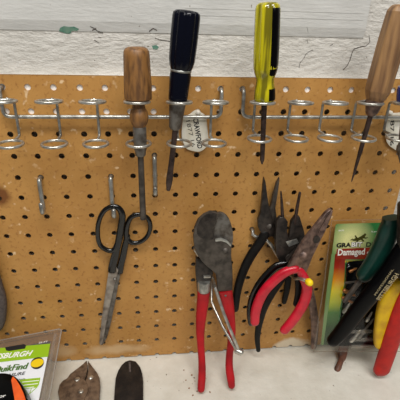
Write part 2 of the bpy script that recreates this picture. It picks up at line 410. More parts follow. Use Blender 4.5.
# ================================================================ wire racks
RB, RW = .0022, .0015
DB = 9.0; DW = DB + 1.9 + 1.3; DR = DW + 31; RR = .0122
zU = sum(at(x, 102.3, DR).z for x in (49, 95, 218, 300, 336)) / 5
zLs = [sum(at(x, y, DR).z for x, y in l) / len(l) for l in (((54, 144), (99, 143.5), (139, 143.8), (216, 143)), ((299, 138.8), (330, 138), (366, 138)))]
zW = sum(at(x, 101.5, DW).z for x in (58, 98, 210, 289, 321)) / 5
zB = sum(at(x, 117, DB).z for x in (30, 100, 200, 300)) / 4
def arc(c, a, b, r, n=5):                                 # rounded corner at c between points a and b
    a, b, c = Vector(a), Vector(b), Vector(c); u = (a - c).normalized(); v = (b - c).normalized()
    p, q = c + u * r, c + v * r
    return [p * (1 - t) ** 2 + c * 2 * t * (1 - t) + q * t * t for t in [k / n for k in range(n + 1)]]
def rack(label, ends, wires, bar_span, kind):
    base = Vector((bar_span[0], 0, zB)); zL = zLs[kind]
    t = thing('screwdriver_rack', label, 'tool rack', base, 'wire screwdriver racks on the pegboard')
    pts = []
    y = -DB / 1000
    xa, xb = bar_span
    L = Vector((xa, y, zB)); Rr = Vector((xb, y, zB))
    def leg(x):
        zh = 0.0
        return [Vector((x, .004, zh)), Vector((x, y, zh)), Vector((x, y, zB))]
    l, r_ = leg(xa), leg(xb)
    if ends[0]: pts += [l[0]] + arc(l[1], l[0], l[2], .005) + arc(l[2], l[1], Rr, .008)
    else: pts.append(L)
    if ends[1]: pts += arc(r_[2], L, r_[1], .008) + arc(r_[1], r_[2], r_[0], .005) + [r_[0]]
    else: pts.append(Rr)
    m = MB(); m.tube(pts, RB); build('bar', m, MT['zinc'], t)
    for xw in wires:
        yr = -DR / 1000 + RR
        x = at(xw, 117, DW).x; yw = -DW / 1000
        m = MB()
        m.tube([Vector((x, yr, zU))] + arc((x, yw, zW), (x, yr, zU), (x, yw, zL), .003, 4) + arc((x, yw, zL), (x, yw, zU), (x, yr, zL), .003, 4) + [Vector((x, yr, zL))], RW)
        h = build('holder', m, MT['zinc'], t)
        for z in (zU, zL):
            m = MB(); tl = .075 if z == zU else -.03; m.tube([Vector((x + RR * math.sin(a), -DR / 1000 + RR * math.cos(a), z + tl * RR * (1 - math.cos(a)) - tl * RR)) for a in [6.28318 * k / 36 for k in range(36)]], RW, 10, True)
            build('ring', m, MT['bright'], h)
    return t
LW = [16.5, 58.5, 98, 138.8, 177.5, 211]
RWX = [254, 289, 321, 353.5, 386.5]
xl = hole_at(1, 88).x
rack('zinc wire rack with six loops, holding the wooden and the navy driver', (1, 1), LW, (xl, hole_at(220.5, 88.5).x), 0)
rack('zinc wire rack with loops, holding the yellow screwdriver and the wooden awl', (1, 1), RWX, (hole_at(243, 88.5).x, 17 * S + warpx(17, 0)), 1)

# ================================================================ drivers in the racks
def loop_c(xw, z): return Vector((at(xw, 117, DW).x, -DR / 1000, z))
# wooden nut driver
a, b = at(136.2, 47, DR), at(143.2, 219, DR - 1)
t = thing('nut_driver', 'nut driver with a pitted round wooden handle and long dark shank', 'screwdriver', b)
yU = pix(loop_c(137.5, zU) + Vector((0, 0, RW + .0005))).y
m = MB(); lathe_px(m, a, b, [(46.6, 4), (47, 8), (48.4, 11), (51, 12.7), (56, 13.2), (75, 13.6), (92, 13.9), (yU - 1.5, 13.6), (yU, 11.8)]); hd = build('handle', m, MT['wood'], t)
m = MB(); lathe_px(m, a, b, [(yU - .5, 7.0), (105.5, 6.2), (108, 6.6), (111, 8.4), (115, 9.4), (119, 9.4), (123, 8.2), (126.5, 6.2), (128, 5.6)]); build('neck', m, MT['wood'], t)
m = MB(); lathe_px(m, a, b, [(126.5, 6.4), (128, 6.8), (140, 6.6), (149, 6.3), (151, 5.6), (155, 5.2), (156, 4.2)]); build('ferrule', m, MT['steel'], t)
m = MB(); lathe_px(m, a, b, [(154, 3.1), (185, 3.1), (219, 3.1)], 14); build('shank', m, MT['dsteel'], t)
# navy screwdriver
a, b = at(187, 10, DR), at(168.5, 192, DR - 1)
cc = loop_c(175.5, zU); yU = pix(cc + Vector((0, 0, RW + .0005))).y
t = thing('slotted_screwdriver', 'slotted screwdriver with a fluted navy blue plastic handle and short wedge shank', 'screwdriver', b)
fl = lambda an, q: 1 - .10 * max(0, math.cos(an * 8)) ** 1.5
m = MB(); lathe_px(m, a, b, [(10, 6), (10.8, 11), (13, 13.6), (17, 14.2), (40, 14.0), (60, 13.2), (66, 12), (69.5, 10.6)], 64, fl); hd = build('handle', m, MT['navy'], t)
m = MB(); lathe_px(m, a, b, [(69.4, 10.2), (70.2, 10.9), (71.2, 10.9), (72, 10.2)]); build('lip_highlight', m, MT['zinc'], t)  # thin bright ring imitating a highlight on the grip's upper lip
m = MB(); lathe_px(m, a, b, [(72, 10.4), (76, 10.8), (86, 10.2), (96, 9.8), (yU - 1, 9.6), (yU, 9.2)]); build('grip', m, MT['navy'], t)
m = MB(); lathe_px(m, a, b, [(yU - 1, 8.2), (106, 8.2), (116, 7.2), (127, 6.2), (129.5, 4.5)], 20); build('ferrule', m, MT['steel'], t)
m = MB(); sweep(m, [(175.6, 127, DR, 2.9), (173.6, 145, DR, 2.8), (170.8, 168, DR, 2.9), (169.4, 180, DR, 3.3), (168.4, 190, DR - 1, 2.0)], (2.8, .9), 4); build('blade', m, MT['spike'], t)
# yellow screwdriver
a, b = at(268, 2, DR), at(262, 164, DR)
yU = pix(loop_c(254, zU) + Vector((0, 0, RW + .0005))).y
t = thing('phillips_screwdriver', 'slim screwdriver with a ribbed translucent yellow handle striped in black', 'screwdriver', b)
prof = [(1.8, 4), (2.6, 9), (5, 11.6), (9, 12.6), (30, 12.8), (52, 12.8), (68, 12.4), (74, 10.6), (79, 8.9), (84, 9.2), (90, 10.2), (yU - 2, 10.6), (yU, 9.6)]
fl = lambda an, q: 1 - .13 * max(0, math.cos(an * 6 + .6)) ** 2 if q < .42 else 1
m = MB(); lathe_px(m, a, b, prof, 50, fl); hd = build('handle', m, MT['yellow_plastic'], t)
m = MB()                                                  # black stripe let into the side of the handle
ax = b - a; tt = ax.normalized(); u = Vector((0, -1, 0)); u = (u - tt * u.dot(tt)).normalized(); w = tt.cross(u)
for y0, y1 in ((2.6, 75), (88, yU - 1)):
    rows = []
    for k in range(13):
        y = y0 + (y1 - y0) * k / 12; q = axis_t(a, b, y); r = None
        for (ya, wa), (yb, wb) in zip(prof[:-1], prof[1:]):
            if ya <= y <= yb: r = wa + (wb - wa) * (y - ya) / (yb - ya)
        c = a + ax * q; r = r * mpp(c)
        rows.append([c + (u * math.cos(an) + w * math.sin(an)) * (r * fl(an, q) + .0002) for an in [(-.16 - 1.6 * j / 10) for j in range(11)]])
    vs = [p for rr in rows for p in rr]
    m.add(vs, [(i * 11 + j, i * 11 + j + 1, i * 11 + j + 12, i * 11 + j + 11) for i in range(12) for j in range(10)])
st = build('stripe', m, MT['black_glossy'], hd); st['label'] = 'black stripe'
m = MB(); lathe_px(m, a, b, [(yU - 1, 3.0), (120, 2.7), (155, 2.4), (160, 2.2), (164, .7)], 14); build('blade', m, MT['spike'], t)
# wooden awl
a, b = at(402, 6, DR + 2), at(351.5, 182, DR - 2)
yU = pix(loop_c(353.5, zU) + Vector((0, 0, RW + .0005))).y
t = thing('scratch_awl', 'scratch awl with a faceted worn wooden handle and long dark spike', 'awl', b)
m = MB(); lathe_px(m, a, b, [(5, 7), (7, 11), (12, 13.2), (22, 13.6), (45, 13.8), (70, 13.4), (84, 13), (91, 12.6), (97, 10.6), (yU, 8.4)], 6, None); build('handle', m, MT['wood2'], t, .0016, False)
m = MB(); lathe_px(m, a, b, [(yU - 1, 8.5), (104, 8.2), (110, 6.6), (113, 5.8), (116, 3)], 18); build('ferrule', m, MT['rust'], t)
m = MB(); lathe_px(m, a, b, [(113, 2.6), (130, 2.5), (150, 2.1), (170, 1.3), (180, .7), (182, .25)], 12); build('spike', m, MT['spike'], t)
# blue driver at the frame's edge
a, b = at(407.5, 85, DR), at(400, 163, DR)
yU = pix(loop_c(386.5, zU) + Vector((0, 0, RW + .0005))).y
t = thing('nail_set', 'blue handled tool with steel cone tip beside the wooden awl', 'screwdriver', b)
m = MB(); lathe_px(m, a, b, [(85, 5), (86, 8.4), (89, 9.4), (96, 9.4), (yU - 1.2, 9)], 30); build('handle', m, MT['blue'], t)
m = MB(); lathe_px(m, a, b, [(yU - 2, 3.5), (112, 3.5), (144, 3.4), (146, 4.6), (150, 4.8), (156, 2.6), (163, .4)], 20); build('shank', m, MT['steel'], t)

# ================================================================ tags behind the racks
def tag_plate(label, outline, d, lines, hole):
    base = at(*hole, 0)
    t = thing('name_tag', label, 'tag', base, 'cream name tags behind the racks')
    m = MB(); plate(m, outline, d, 1.2, 4); build('plate', m, MT['tag'], t, .0003)
    m = MB(); m.tube([hole_at(*hole) + Vector((0, .004, 0)), hole_at(*hole) + Vector((0, -(d + 1) / 1000, 0))], .0028, 12); build('pin', m, MT['paleglass'], t)
    for body, p, q, hpx, mt_, bold in lines:
        A, B = at(p[0], p[1], d + .15), at(q[0], q[1], d + .15); xd = (B - A); yd = Vector((0, -1, 0)).cross(xd.normalized()) * -1
        yd = xd.normalized().cross(Vector((0, 1, 0))) * 1
        if yd.x < 0: yd = -yd
        lettering(body, A, xd, yd, xd.length, hpx * mpp(A), mt_, t, bold=bold)
tag_plate('cream plastic tag lettered CRAWFORD hanging behind the wire rack beside the navy screwdriver',
          [(184, 117.5), (190, 114), (196, 110), (202, 113), (206, 117), (207.5, 130), (208.5, 140), (206.5, 147), (200, 151.5), (193, 151), (186, 148), (182, 138), (182, 127)], 4,
          [('CRAWFORD', (192.8, 118.6), (197.6, 148.8), 5.4, MT['ink'], .03), ('1877 16', (186, 121), (191.5, 147), 4.2, MT['ink_gray'], 0)], (197, 111.8))
tag_plate('cream plastic tag with 187 on it behind the blue handled tool',
          [(390, 115), (396, 113), (410, 114), (412, 130), (410, 148), (402, 152), (394, 149), (387, 142), (386, 128)], 4,
          [('187 16', (390.5, 117), (390.0, 146), 4.0, MT['ink'], .005)], (398, 112))

# ================================================================ single peg hooks
def peg_hook(label, hole, low, tip, d=8, r=.0026):
    h = hole_at(*hole); t = thing('peg_hook', label, 'hook', h, 'single zinc peg hooks')
    y = -d / 1000; l = at(low[0], low[1], d); k = at(tip[0], tip[1], d + 11)
    pts = [h + Vector((0, .004, 0))] + arc(h + Vector((0, y, 0)), h, l, .004) + arc(l, h + Vector((0, y, 0)), Vector((k.x, k.y, l.z)), .004) + arc(Vector((k.x, k.y, l.z - .0005)), l, k, .0035) + [k]
    m = MB(); m.tube(pts, r, 12); build('hook_wire', m, MT['zinc'], t)
    return t
peg_hook('empty zinc peg hook hanging on its own below the wire rack', (41, 179.3), (43.5, 209), (41, 204))
peg_hook('zinc peg hook carrying the black handled scissors', (111.3, 178.2), (112.8, 213), (113.6, 210), 5.5)
peg_hook('empty zinc peg hook between the wooden nut driver and the navy screwdriver', (154.2, 157.5), (155.4, 191), (155.2, 188))
# double prong hook carrying the cable cutter
h = hole_at(194, 247)
t = thing('prong_hook', 'long double pronged steel hook carrying the red handled cable cutter', 'hook', h)
def rod(m, pts, r): m.tube([at(*p) if not isinstance(p, Vector) else p for p in pts], r, 12)
m = MB(); rod(m, [h + Vector((0, .004, 0)), at(195, 250, 7), at(206, 267, 9), (213, 278.5, 12), (214.4, 284, 20), (215.2, 288, 38), (224, 314, 55), (239, 351, 72)], .0021); build('prong', m, MT['bright'], t)
h2 = hole_at(212, 281)
m = MB(); rod(m, [h2 + Vector((0, .004, 0)), h2 + Vector((0, -.006, -.001)), at(211.4, 294, 12), (211.6, 302, 22), (222.5, 326, 48), (236, 349, 70)], .0019); build('prong', m, MT['bright'], t)
m = MB(); m.tube([at(236.5, 350.5, 70), at(241.5, 352.5, 73)], .0042, 14); build('end_cap', m, MT['bright'], t)
# single rod hook carrying three pliers
h = hole_at(250, 229)
t = thing('rod_hook', 'bent zinc rod hook with a yellow rubber tip carrying the small pliers', 'hook', h)
m = MB(); rod(m, [h + Vector((0, .004, 0)), h + Vector((0.0005, -.004, 0)), at(252.5, 234.5, 6), at(257, 237.3, 7), at(262, 238.6, 7), at(266.5, 240, 9), at(271, 245, 12), at(278, 256, 12), at(285.5, 268, 12.5), at(290.5, 275, 18), at(295.5, 278.5, 36), at(299.5, 278.2, 48), at(306, 280.5, 56)], .0024); build('rod', m, MT['bright'], t)
m = MB(); m.lathe(at(307.2, 280.6, 57), at(311, 284, 67), [(0, .0022), (.08, .0036), (.3, .0047), (.6, .0047), (.88, .0038), (1, .0022)], 8); build('tip', m, MT['yellow_tip'], t)['label'] = 'yellow rubber tip'

# ================================================================ scissors
base = at(114, 207, 10)
t = thing('scissors', 'long steel scissors with black loop handles hanging point down', 'scissors', base)
def loopbow(pts, d, half, th):
    P = crm(pts, 5, True); q = [at(p[0], p[1], d) for p in P]; n = len(q); rings = []
    for i in range(n):
        tt = (q[(i + 1) % n] - q[i - 1]).normalized(); nn = Vector((0, -1, 0)); sd = tt.cross(nn); w = (P[i][2] if len(P[i]) > 2 else half) * mpp(q[i])
        rings.append([q[i] + sd * w * math.cos(6.28318 * j / 12) + nn * th / 1000 * math.sin(6.28318 * j / 12) for j in range(12)])
    return rings
m = MB(); m.rings(loopbow([(113, 206.5, 2.8), (105, 210, 2.6), (100, 218, 2.4), (97.8, 228, 2.4), (98.2, 239, 2.4), (101, 246, 2.5), (107, 250, 2.6), (113, 250.5, 2.8), (117.3, 245, 3.2), (119.5, 236, 3.4), (121, 226, 3.4), (122.3, 216, 3.4), (119.5, 209, 3.2)], 12.2, 2.6, 2.6), closed=True)
sweep(m, [(119.5, 238, 12.2, 3.2), (117, 248, 12, 3.4), (114.5, 258, 11.5, 4), (112.5, 266, 10.5, 4), (112, 271, 9.5, 4.2)], 2.4, 4); build('handle', m, MT['black_paint'], t)
m = MB(); m.rings(loopbow([(139.5, 214.5, 2.6), (131.5, 217, 2.6), (127.5, 224, 2.8), (126, 233, 3), (128, 240, 2.9), (134, 243, 2.5), (142, 241, 2.3), (148, 235, 2.3), (150.3, 226, 2.3), (147.5, 218, 2.4)], 7.5, 2.4, 2.5), closed=True)
sweep(m, [(127.5, 236, 7.5, 2.8), (125, 246, 7.5, 3.2), (123, 256, 7.5, 3.4), (121, 264, 7, 3.4), (119.5, 272, 6.5, 3.6)], 2.3, 4); build('handle', m, MT['black_paint'], t)
m = MB(); plate(m, [(114.5, 265), (108.5, 272), (106.5, 285), (103.5, 305), (101, 325), (99.2, 343), (100.5, 346), (103, 341), (106, 325), (110, 305), (114.5, 285), (117, 275), (118.5, 270)], 9.2, 2.0); build('blade', m, MT['blade'], t, .0006)
m = MB(); plate(m, [(114.5, 268), (112, 285), (108, 305), (104, 325), (101, 344), (102, 346), (107, 338), (110.5, 325), (114.5, 306), (118.5, 284), (121.5, 270), (118, 266)], 6.8, 2.0); build('blade', m, MT['steel'], t, .0006)
m = MB(); m.lathe(at(114.8, 279, 8), at(114.8, 279, 11), [(0, .0022), (.6, .0022), (1, .0012)], 16); build('pivot_screw', m, MT['steel'], t)

# ================================================================ cable cutter
base = at(214, 262, 24)
t = thing('cable_cutter', 'heavy dark steel cable cutter with curved beak jaws and long red handles', 'cutter', base)
m = MB(); plate(m, [(218, 213.5), (224, 214), (229, 219), (232.2, 228), (233.3, 238), (232, 247), (229, 256), (218, 258), (208, 248), (206, 232), (210, 218)], 25, 6, 3); r_ = build('jaw', m, MT['steel'], t, .0012)
m = MB(); plate(m, [(216.5, 212.2), (210, 212), (203.5, 215), (198, 220), (194.5, 228), (193.2, 237), (194.2, 247), (197, 255), (201.5, 261.5), (207, 267), (212.5, 271.5), (216, 275), (217, 282), (217.3, 292), (232.7, 292), (233.0, 280), (232.6, 268), (231.5, 256),
                        (231.8, 249), (230.5, 245), (227, 241.5), (221.5, 239.5), (216.5, 240.5), (214.2, 238), (214.8, 230), (217, 223.5), (219.2, 217)], 30, 6.5); fj = build('jaw', m, MT['dsteel'], t, .0022)
m = MB(); plate(m, [(204, 216), (199, 222), (196.5, 231), (200, 238), (213, 240), (213.4, 231), (216, 222), (217, 214.5), (211, 213)], 30.6, 2.5, 3); build('jaw_hollow_shade', m, MT['black_steel'], fj, .0014)  # dark plate standing in for the shade of the jaw's hollow
m = MB(); plate(m, [(215.3, 239.2), (221, 238.2), (227, 240.2), (231, 244.5), (231, 247), (226.5, 242.8), (221, 241.2), (215.5, 241.8)], 31.0, 1.5); build('bright_edge', m, MT['zinc'], fj, .0003)
m = MB(); m.lathe(at(225, 250, 29), at(225, 250, 31.2), [(0, .0036), (.7, .0034), (1, .002)], 20); build('pivot_bolt', m, MT['dsteel'], t)
m = MB(); plate(m, [(196, 258), (195.3, 268), (196, 278), (197.5, 293), (210.3, 293), (211, 282), (213.5, 273), (207, 262)], 23, 6); build('shank', m, MT['black_steel'], t, .001)
m = MB(); lathe_px(m, at(203.9, 280, 22), at(203.8, 294, 23), [(281, 6.2), (282, 6.5), (290.5, 6.3)], 24); build('ferrule', m, MT['zinc'], t)
m = MB(); m.box(at(207, 276.5, 25), Vector((.009, 0, 0)), Vector((0, .004, 0)), Vector((0, 0, .0026))); build('latch', m, MT['bright'], t, .0006)
m = MB(); sweep(m, [(203.7, 291, 24, 6.4), (203, 300, 26, 6.1), (201.3, 315, 31, 5.4), (200.3, 330, 37, 4.4), (200.8, 345, 44, 3.7), (201.8, 360, 52, 3.6), (202, 375, 61, 3.9), (201, 389, 71, 3.7)], (5.2, 4), 5, cap0=False); build('handle', m, MT['red'], t)
m = MB(); sweep(m, [(225.5, 290, 26.5, 7.0), (227.5, 302, 28, 6.2), (230, 316, 32, 5), (231.6, 330, 38, 4), (231, 343, 44, 3.6), (229.4, 356, 50, 3.5), (229.3, 368, 58, 3.9), (230.7, 378, 65, 4), (231.6, 385.5, 70, 3.4)], (5.2, 4), 5, cap0=False); hb = build('handle', m, MT['red'], t)
m = MB(); m.lathe(at(225.5, 295.5, 31.2), at(225.5, 295.5, 32.4), [(0, .0017), (1, .0014)], 12); build('rivet', m, MT['dsteel'], hb)

# ================================================================ small black pliers on the rod hook
t = thing('needle_nose_pliers', 'small black needle nose pliers with open slim jaws, beside the cable cutter', 'pliers', at(270, 225, 12))
m = MB(); plate(m, [(264.2, 177.5), (265.8, 182), (267.5, 196), (269, 206), (271, 212), (275, 225), (276.5, 233), (274, 237), (266, 237), (262, 234), (258.5, 228), (257.8, 220), (260.5, 213), (262, 200), (263, 186)], 17, 6); build('jaw', m, MT['black_steel'], t, .0009)
m = MB(); plate(m, [(279.8, 177.8), (279, 186), (277.6, 196), (275.6, 208), (277, 220), (280, 231), (280.5, 237), (275, 238), (267, 234), (264.5, 222), (268, 212), (271.2, 206), (273.2, 196), (276.5, 184)], 12.5, 6); build('jaw', m, MT['dsteel'], t, .0009)
m = MB(); m.lathe(at(269, 226, 16.5), at(269, 226, 18), [(0, .0036), (.6, .0034), (1, .002)], 16); build('pivot_rivet', m, MT['dsteel'], t)
m = MB(); sweep(m, [(265, 234, 15, 5), (259.5, 243, 15, 5), (252, 254, 15, 4.9), (245.5, 266, 15, 4.6), (240.5, 279, 15.5, 4.3), (237, 293, 16, 4), (235, 309, 16, 3.6)], 3.6, 5); build('handle', m, MT['black_grip'], t)
m = MB(); sweep(m, [(277, 235, 7, 4.4), (283.5, 249, 5.5, 4), (287.5, 265, 5.5, 3.6), (288, 280, 5.5, 3.3), (286.3, 292, 5.5, 3), (284, 302, 5.5, 2.4)], 3, 5); build('handle', m, MT['black_grip'], t)
# snap ring pliers
t = thing('circlip_pliers', 'blackened circlip pliers with two thin spread tips behind the red handled pliers', 'pliers', at(290, 240, 24))
m = MB(); plate(m, [(277, 221), (280, 217.5), (284, 217), (288, 222), (287.5, 232), (289, 240), (297, 248), (299, 262), (292, 272), (282, 268), (276, 254), (275.5, 238)], 29, 7); jl = build('jaw', m, MT['black_steel'], t, .0012)
m = MB(); m.tube([at(282.6, 219, 26), at(281.8, 204, 26), at(280.9, 191.5, 26)], [.0023, .0018, .0009], 10); build('tip', m, MT['spike'], jl)
m = MB(); plate(m, [(291.5, 222), (296, 216), (300, 217), (304.5, 232), (306, 242), (303, 252), (295, 262), (285, 262), (283, 250), (288.5, 240)], 23.5, 7); jr = build('jaw', m, MT['black_steel'], t, .0012)
m = MB(); m.tube([at(294.5, 224, 22), at(297.2, 207, 22), at(299.9, 192.5, 22)], [.0024, .0021, .0016], 10); build('tip', m, MT['spike'], jr)
m = MB(); plate(m, [(286, 242), (297, 239), (299, 243), (289, 247)], 30, 1.5); build('return_spring', m, MT['zinc'], t, .0004)
m = MB(); m.lathe(at(289, 256, 28.5), at(289, 256, 30.2), [(0, .0042), (.6, .004), (1, .0024)], 16); build('pivot_rivet', m, MT['dsteel'], t)
m = MB(); sweep(m, [(287, 266, 24, 5.2), (280, 280, 23, 4.8), (271, 294, 22, 4.5), (263.5, 309, 22, 3.9), (259, 325, 22, 3.3), (257.3, 338, 22, 2.8), (258.3, 350, 22, 2.2)], 3, 5); build('handle', m, MT['black_grip'], t)
m = MB(); sweep(m, [(294, 262, 20, 5), (303, 276, 19, 4.6), (309.5, 292, 18, 4.2), (313, 308, 18, 4), (314.6, 324, 18, 3.9), (314.2, 340, 18, 3.4), (313.5, 347, 18, 2.8)], 3, 5); build('handle', m, MT['brown'] if False else MT['rust'], t)
# dark glossy pliers right behind the red ones
t = thing('side_cutters', 'pliers with glossy dark grips directly behind the red handled pliers, head hidden', 'pliers', at(291, 262, 36))
m = MB(); plate(m, [(304, 242), (308, 246), (305, 258), (299, 270), (289, 270), (286, 260), (294, 252)], 37, 5); build('jaw', m, MT['black_steel'], t, .001)
m = MB(); sweep(m, [(290, 264, 35, 4.4), (277, 266, 35, 4.2), (266, 276, 35.5, 4.2), (258, 287, 36, 4.2), (252.5, 299, 36.5, 4), (250.3, 312, 37, 3.8), (251.3, 323, 37.5, 3.4)], 3.4, 5); build('handle', m, MT['black_paint'], t)
m = MB(); sweep(m, [(296, 266, 34, 4), (298, 278, 34, 3.6), (298.5, 292, 34, 3.4), (296, 304, 34, 3)], 3.2, 5); build('handle', m, MT['black_grip'], t)
# red handled combination pliers
t = thing('combination_pliers', 'rusty combination pliers with curved pinkish red dipped handles on the yellow tipped hook', 'pliers', at(305, 260, 46))
m = MB(); plate(m, [(330.5, 209.3, 40), (326, 213, 41), (317.5, 223.5, 44), (309, 234, 46), (303.5, 242, 48), (297, 252, 48), (291, 262.5, 48), (287.5, 268, 48), (291, 273, 48), (297, 274, 48), (303, 270, 48), (309, 262, 48), (313, 252, 48), (315.5, 243, 47), (319, 231, 45), (325, 220, 42), (332.3, 209.8, 40)], 48, 6); jl = build('jaw', m, MT['rust'], t, .0016)
m = MB(); plate(m, [(333.3, 210.8, 39), (332, 216, 40), (325.8, 231, 43), (319.5, 243, 46), (313, 256.5, 47), (308.5, 268, 47), (305, 275, 47), (299, 274, 47), (298, 264, 47), (306, 254, 47), (312, 246, 46), (316, 240, 45), (319.5, 230, 44), (327, 218, 41), (331.8, 210.4, 39)], 47, 7); jr = build('jaw', m, MT['rust'], t, .0016)
m = MB(); plate(m, [(315, 236.5), (318.5, 236), (320.2, 239), (318.5, 242.5), (315, 243), (313.6, 240)], 47.3, 1, 3); build('grip_hole', m, MT['black_steel'], jr)['label'] = 'dark oval gripping recess'
m = MB(); m.lathe(at(303, 255, 47.5), at(303, 255, 49.3), [(0, .0045), (.7, .0043), (1, .003)], 20); build('pivot_rivet', m, MT['rust'], t)
m = MB(); sweep(m, [(295.5, 268.8, 47, 4.2), (289, 270.5, 47, 4.6), (281, 275, 47, 5), (271, 283.5, 47, 5.2), (263, 293, 47.5, 5.2), (257.8, 304, 48, 5.0), (255.2, 314, 48.5, 4.8), (254.8, 322, 49, 4.4)], 4.6, 5); build('handle', m, MT['red3'], t)
m = MB(); sweep(m, [(299, 269, 45, 4), (303.5, 277, 44.5, 4.8), (307, 288, 44.5, 5.2), (304.5, 301, 45, 5.4), (298.5, 312, 45.5, 5.4), (291.5, 322, 46, 5.2), (284.5, 330, 46.5, 4.8)], 4.6, 5); build('handle', m, MT['red3'], t)

# ================================================================ carded blister pack (damaged screw remover)
TL, BL = at(335.6, 225, 10), at(320.5, 346, 44)
PJ = Plane(TL, (1, -.02, .01), BL - TL)
t = thing('screw_remover_pack', 'green carded clear blister pack of screw removers leaning out from the board', 'package', BL)
def card_mat():
    m, nt, b = nodes('green_sunburst_print')
    tc = N(nt, 'ShaderNodeTexCoord'); c = PJ.px(351, 240) - BL
    mp = N(nt, 'ShaderNodeVectorMath', operation='DISTANCE'); nt.links.new(tc.outputs['Object'], mp.inputs[0]); mp.inputs[1].default_value = c
    col = mixcol(nt, ramp(nt, mp.outputs['Value'], .008, .034), lin((240, 238, 170)), lin((30, 116, 52)))
    nt.links.new(col, b.inputs['Base Color']); b.inputs['Roughness'].default_value = .3
    return m
def stripe_mat():
    m, nt, b = nodes('red_yellow_green_print')
    tc = N(nt, 'ShaderNodeTexCoord'); p0 = PJ.px(345, 256) - BL; p1 = PJ.px(328, 345) - BL
    sp = N(nt, 'ShaderNodeSeparateXYZ'); nt.links.new(tc.outputs['Object'], sp.inputs[0])
    f = ramp(nt, sp.outputs['Z'], p0.z, p1.z)
    rp = N(nt, 'ShaderNodeValToRGB'); nt.links.new(f, rp.inputs[0]); e = rp.color_ramp.elements
    e[0].position = 0; e[0].color = lin((124, 22, 16)); e[1].position = 1; e[1].color = lin((30, 60, 20))
    for p, c in ((.12, (165, 40, 20)), (.26, (226, 150, 20)), (.38, (224, 206, 20)), (.5, (190, 195, 30)), (.62, (60, 122, 34)), (.8, (30, 70, 22))):
        x = e.new(p); x.color = lin(c)
    nt.links.new(rp.outputs[0], b.inputs['Base Color']); b.inputs['Roughness'].default_value = .3
    return m
m = MB(); PJ.poly(m, [(335.6, 225.5), (337, 224), (392, 222.5), (400, 344), (321, 344), (328, 285)], 0, .6); card = build('card', m, card_mat(), t)
def pj_poly(name, pts, off, th, mt_, par=None, bev=0):
    m = MB(); PJ.poly(m, pts, off, th); return build(name, m, mt_, par or card, bev)
pj_poly('fold_reflection', [(331.5, 254), (335, 254), (333.5, 272), (329.5, 300), (323.5, 345), (320.8, 345), (326, 296)], .25, .2, mat('painted_fold_reflection', (122, 150, 96), .3))  # pale strip painted as the reflection in the plastic side fold
pj_poly('stripe', [(335.2, 254), (346, 254), (345, 264), (344, 285), (338, 320), (331, 345), (323.5, 345), (329.8, 300), (333.7, 272)], .3, .2, stripe_mat())
pj_poly('banner', [(337, 249), (372, 247.5), (371, 259), (335.5, 259.5)], .35, .2, MT['redprint'])
def pj_text(body, p, q, hpx, mt_, off=.6, bold=0, shear=0, name='lettering'):
    A, B = PJ.px(*p, off), PJ.px(*q, off); xd = B - A; yd = -(PJ.v - xd.normalized() * PJ.v.dot(xd.normalized()))
    return lettering(body, A, xd, yd, xd.length, hpx * mpp(A), mt_, card, name, bold, shear)
pj_text('GRA', (336.3, 247.8), (351, 247.2), 5.0, MT['ink'], .6, .045)
pj_text('BIT', (351.0, 247.3), (362.3, 247.0), 5.6, MT['ink'], .5, .10)
pj_text('BIT', (351.3, 247), (362, 246.7), 5.0, MT['white'], .6, .04)
pj_text('DR', (366, 246.7), (376, 246.5), 4.6, MT['ink'], .6, .03)
pj_text('Damaged', (337.5, 257.6), (364.5, 256.6), 9, MT['white'], .6, .03)
pj_text('screw', (366.5, 256.3), (384, 256), 5, MT['white'], .6, .012)
pj_text('remover', (345, 262.6), (362, 262), 2, MT['yellow_tip'], .6, 0)
pj_text('8439', (338.5, 231.4), (344, 231.2), 1.6, MT['white'], .6, .02)
pj_text('2 pc', (371, 232.6), (377, 232.4), 1.6, MT['white'], .6, .02)
m = MB()                                                  # small running reptile printed above the wordmark
for pts in ([(352, 240.6), (355, 238.4), (359, 237.4), (362.5, 235.4), (365, 233.2), (366.6, 234.2), (365, 236.6), (362.5, 239), (359, 240.5), (355, 240.8)],
            [(354.8, 240), (352.6, 238.6), (350.6, 239.8), (350.8, 240.6), (352.6, 239.6), (354, 241)], [(357, 240.2), (355.6, 242.6), (356.8, 242.8), (358.6, 240.4)],
            [(361, 239.6), (363.4, 241.6), (364.6, 241), (362.4, 238.8)], [(356, 238.4), (354.6, 235.6), (355.8, 235.4), (357.6, 238)], [(363, 237.8), (366, 238.6), (368, 237.6), (368, 237), (366, 237.6), (363.6, 236.8)]):
    PJ.poly(m, pts, .55, .1)
build('emblem', m, MT['lizard'], card)
m = MB(); PJ.poly(m, [(346.5, 264), (349, 261.5), (395, 258), (400, 346), (334, 346), (340, 320), (345.5, 285)], 1.5, 1); build('tray', m, MT['black_glossy'], t, .0005)
rnd = random.Random(3)
for k, (p, q, rr, mt_) in enumerate([((349, 272), (357, 268), .0022, 'flesh'), ((343, 290), (356, 296), .003, 'flesh'), ((342, 297), (355, 304), .0026, 'flesh'), ((343, 313), (350, 303), .0024, 'bright'), ((357, 340), (374, 318), .0026, 'steel'), ((350, 342), (361, 330), .003, 'bright'), ((366, 322), (372, 312), .0022, 'bright'), ((345, 283), (359, 281), .0018, 'dsteel')]):
    m = MB(); A, B = PJ.px(*p, 4), PJ.px(*q, 4); m.lathe(A, B, [(0, rr * .5), (.08, rr), (.4, rr), (.42, rr * .7), (.8, rr * .7), (1, rr * .2)], 12); build('drill_bit', m, MT[mt_], t)
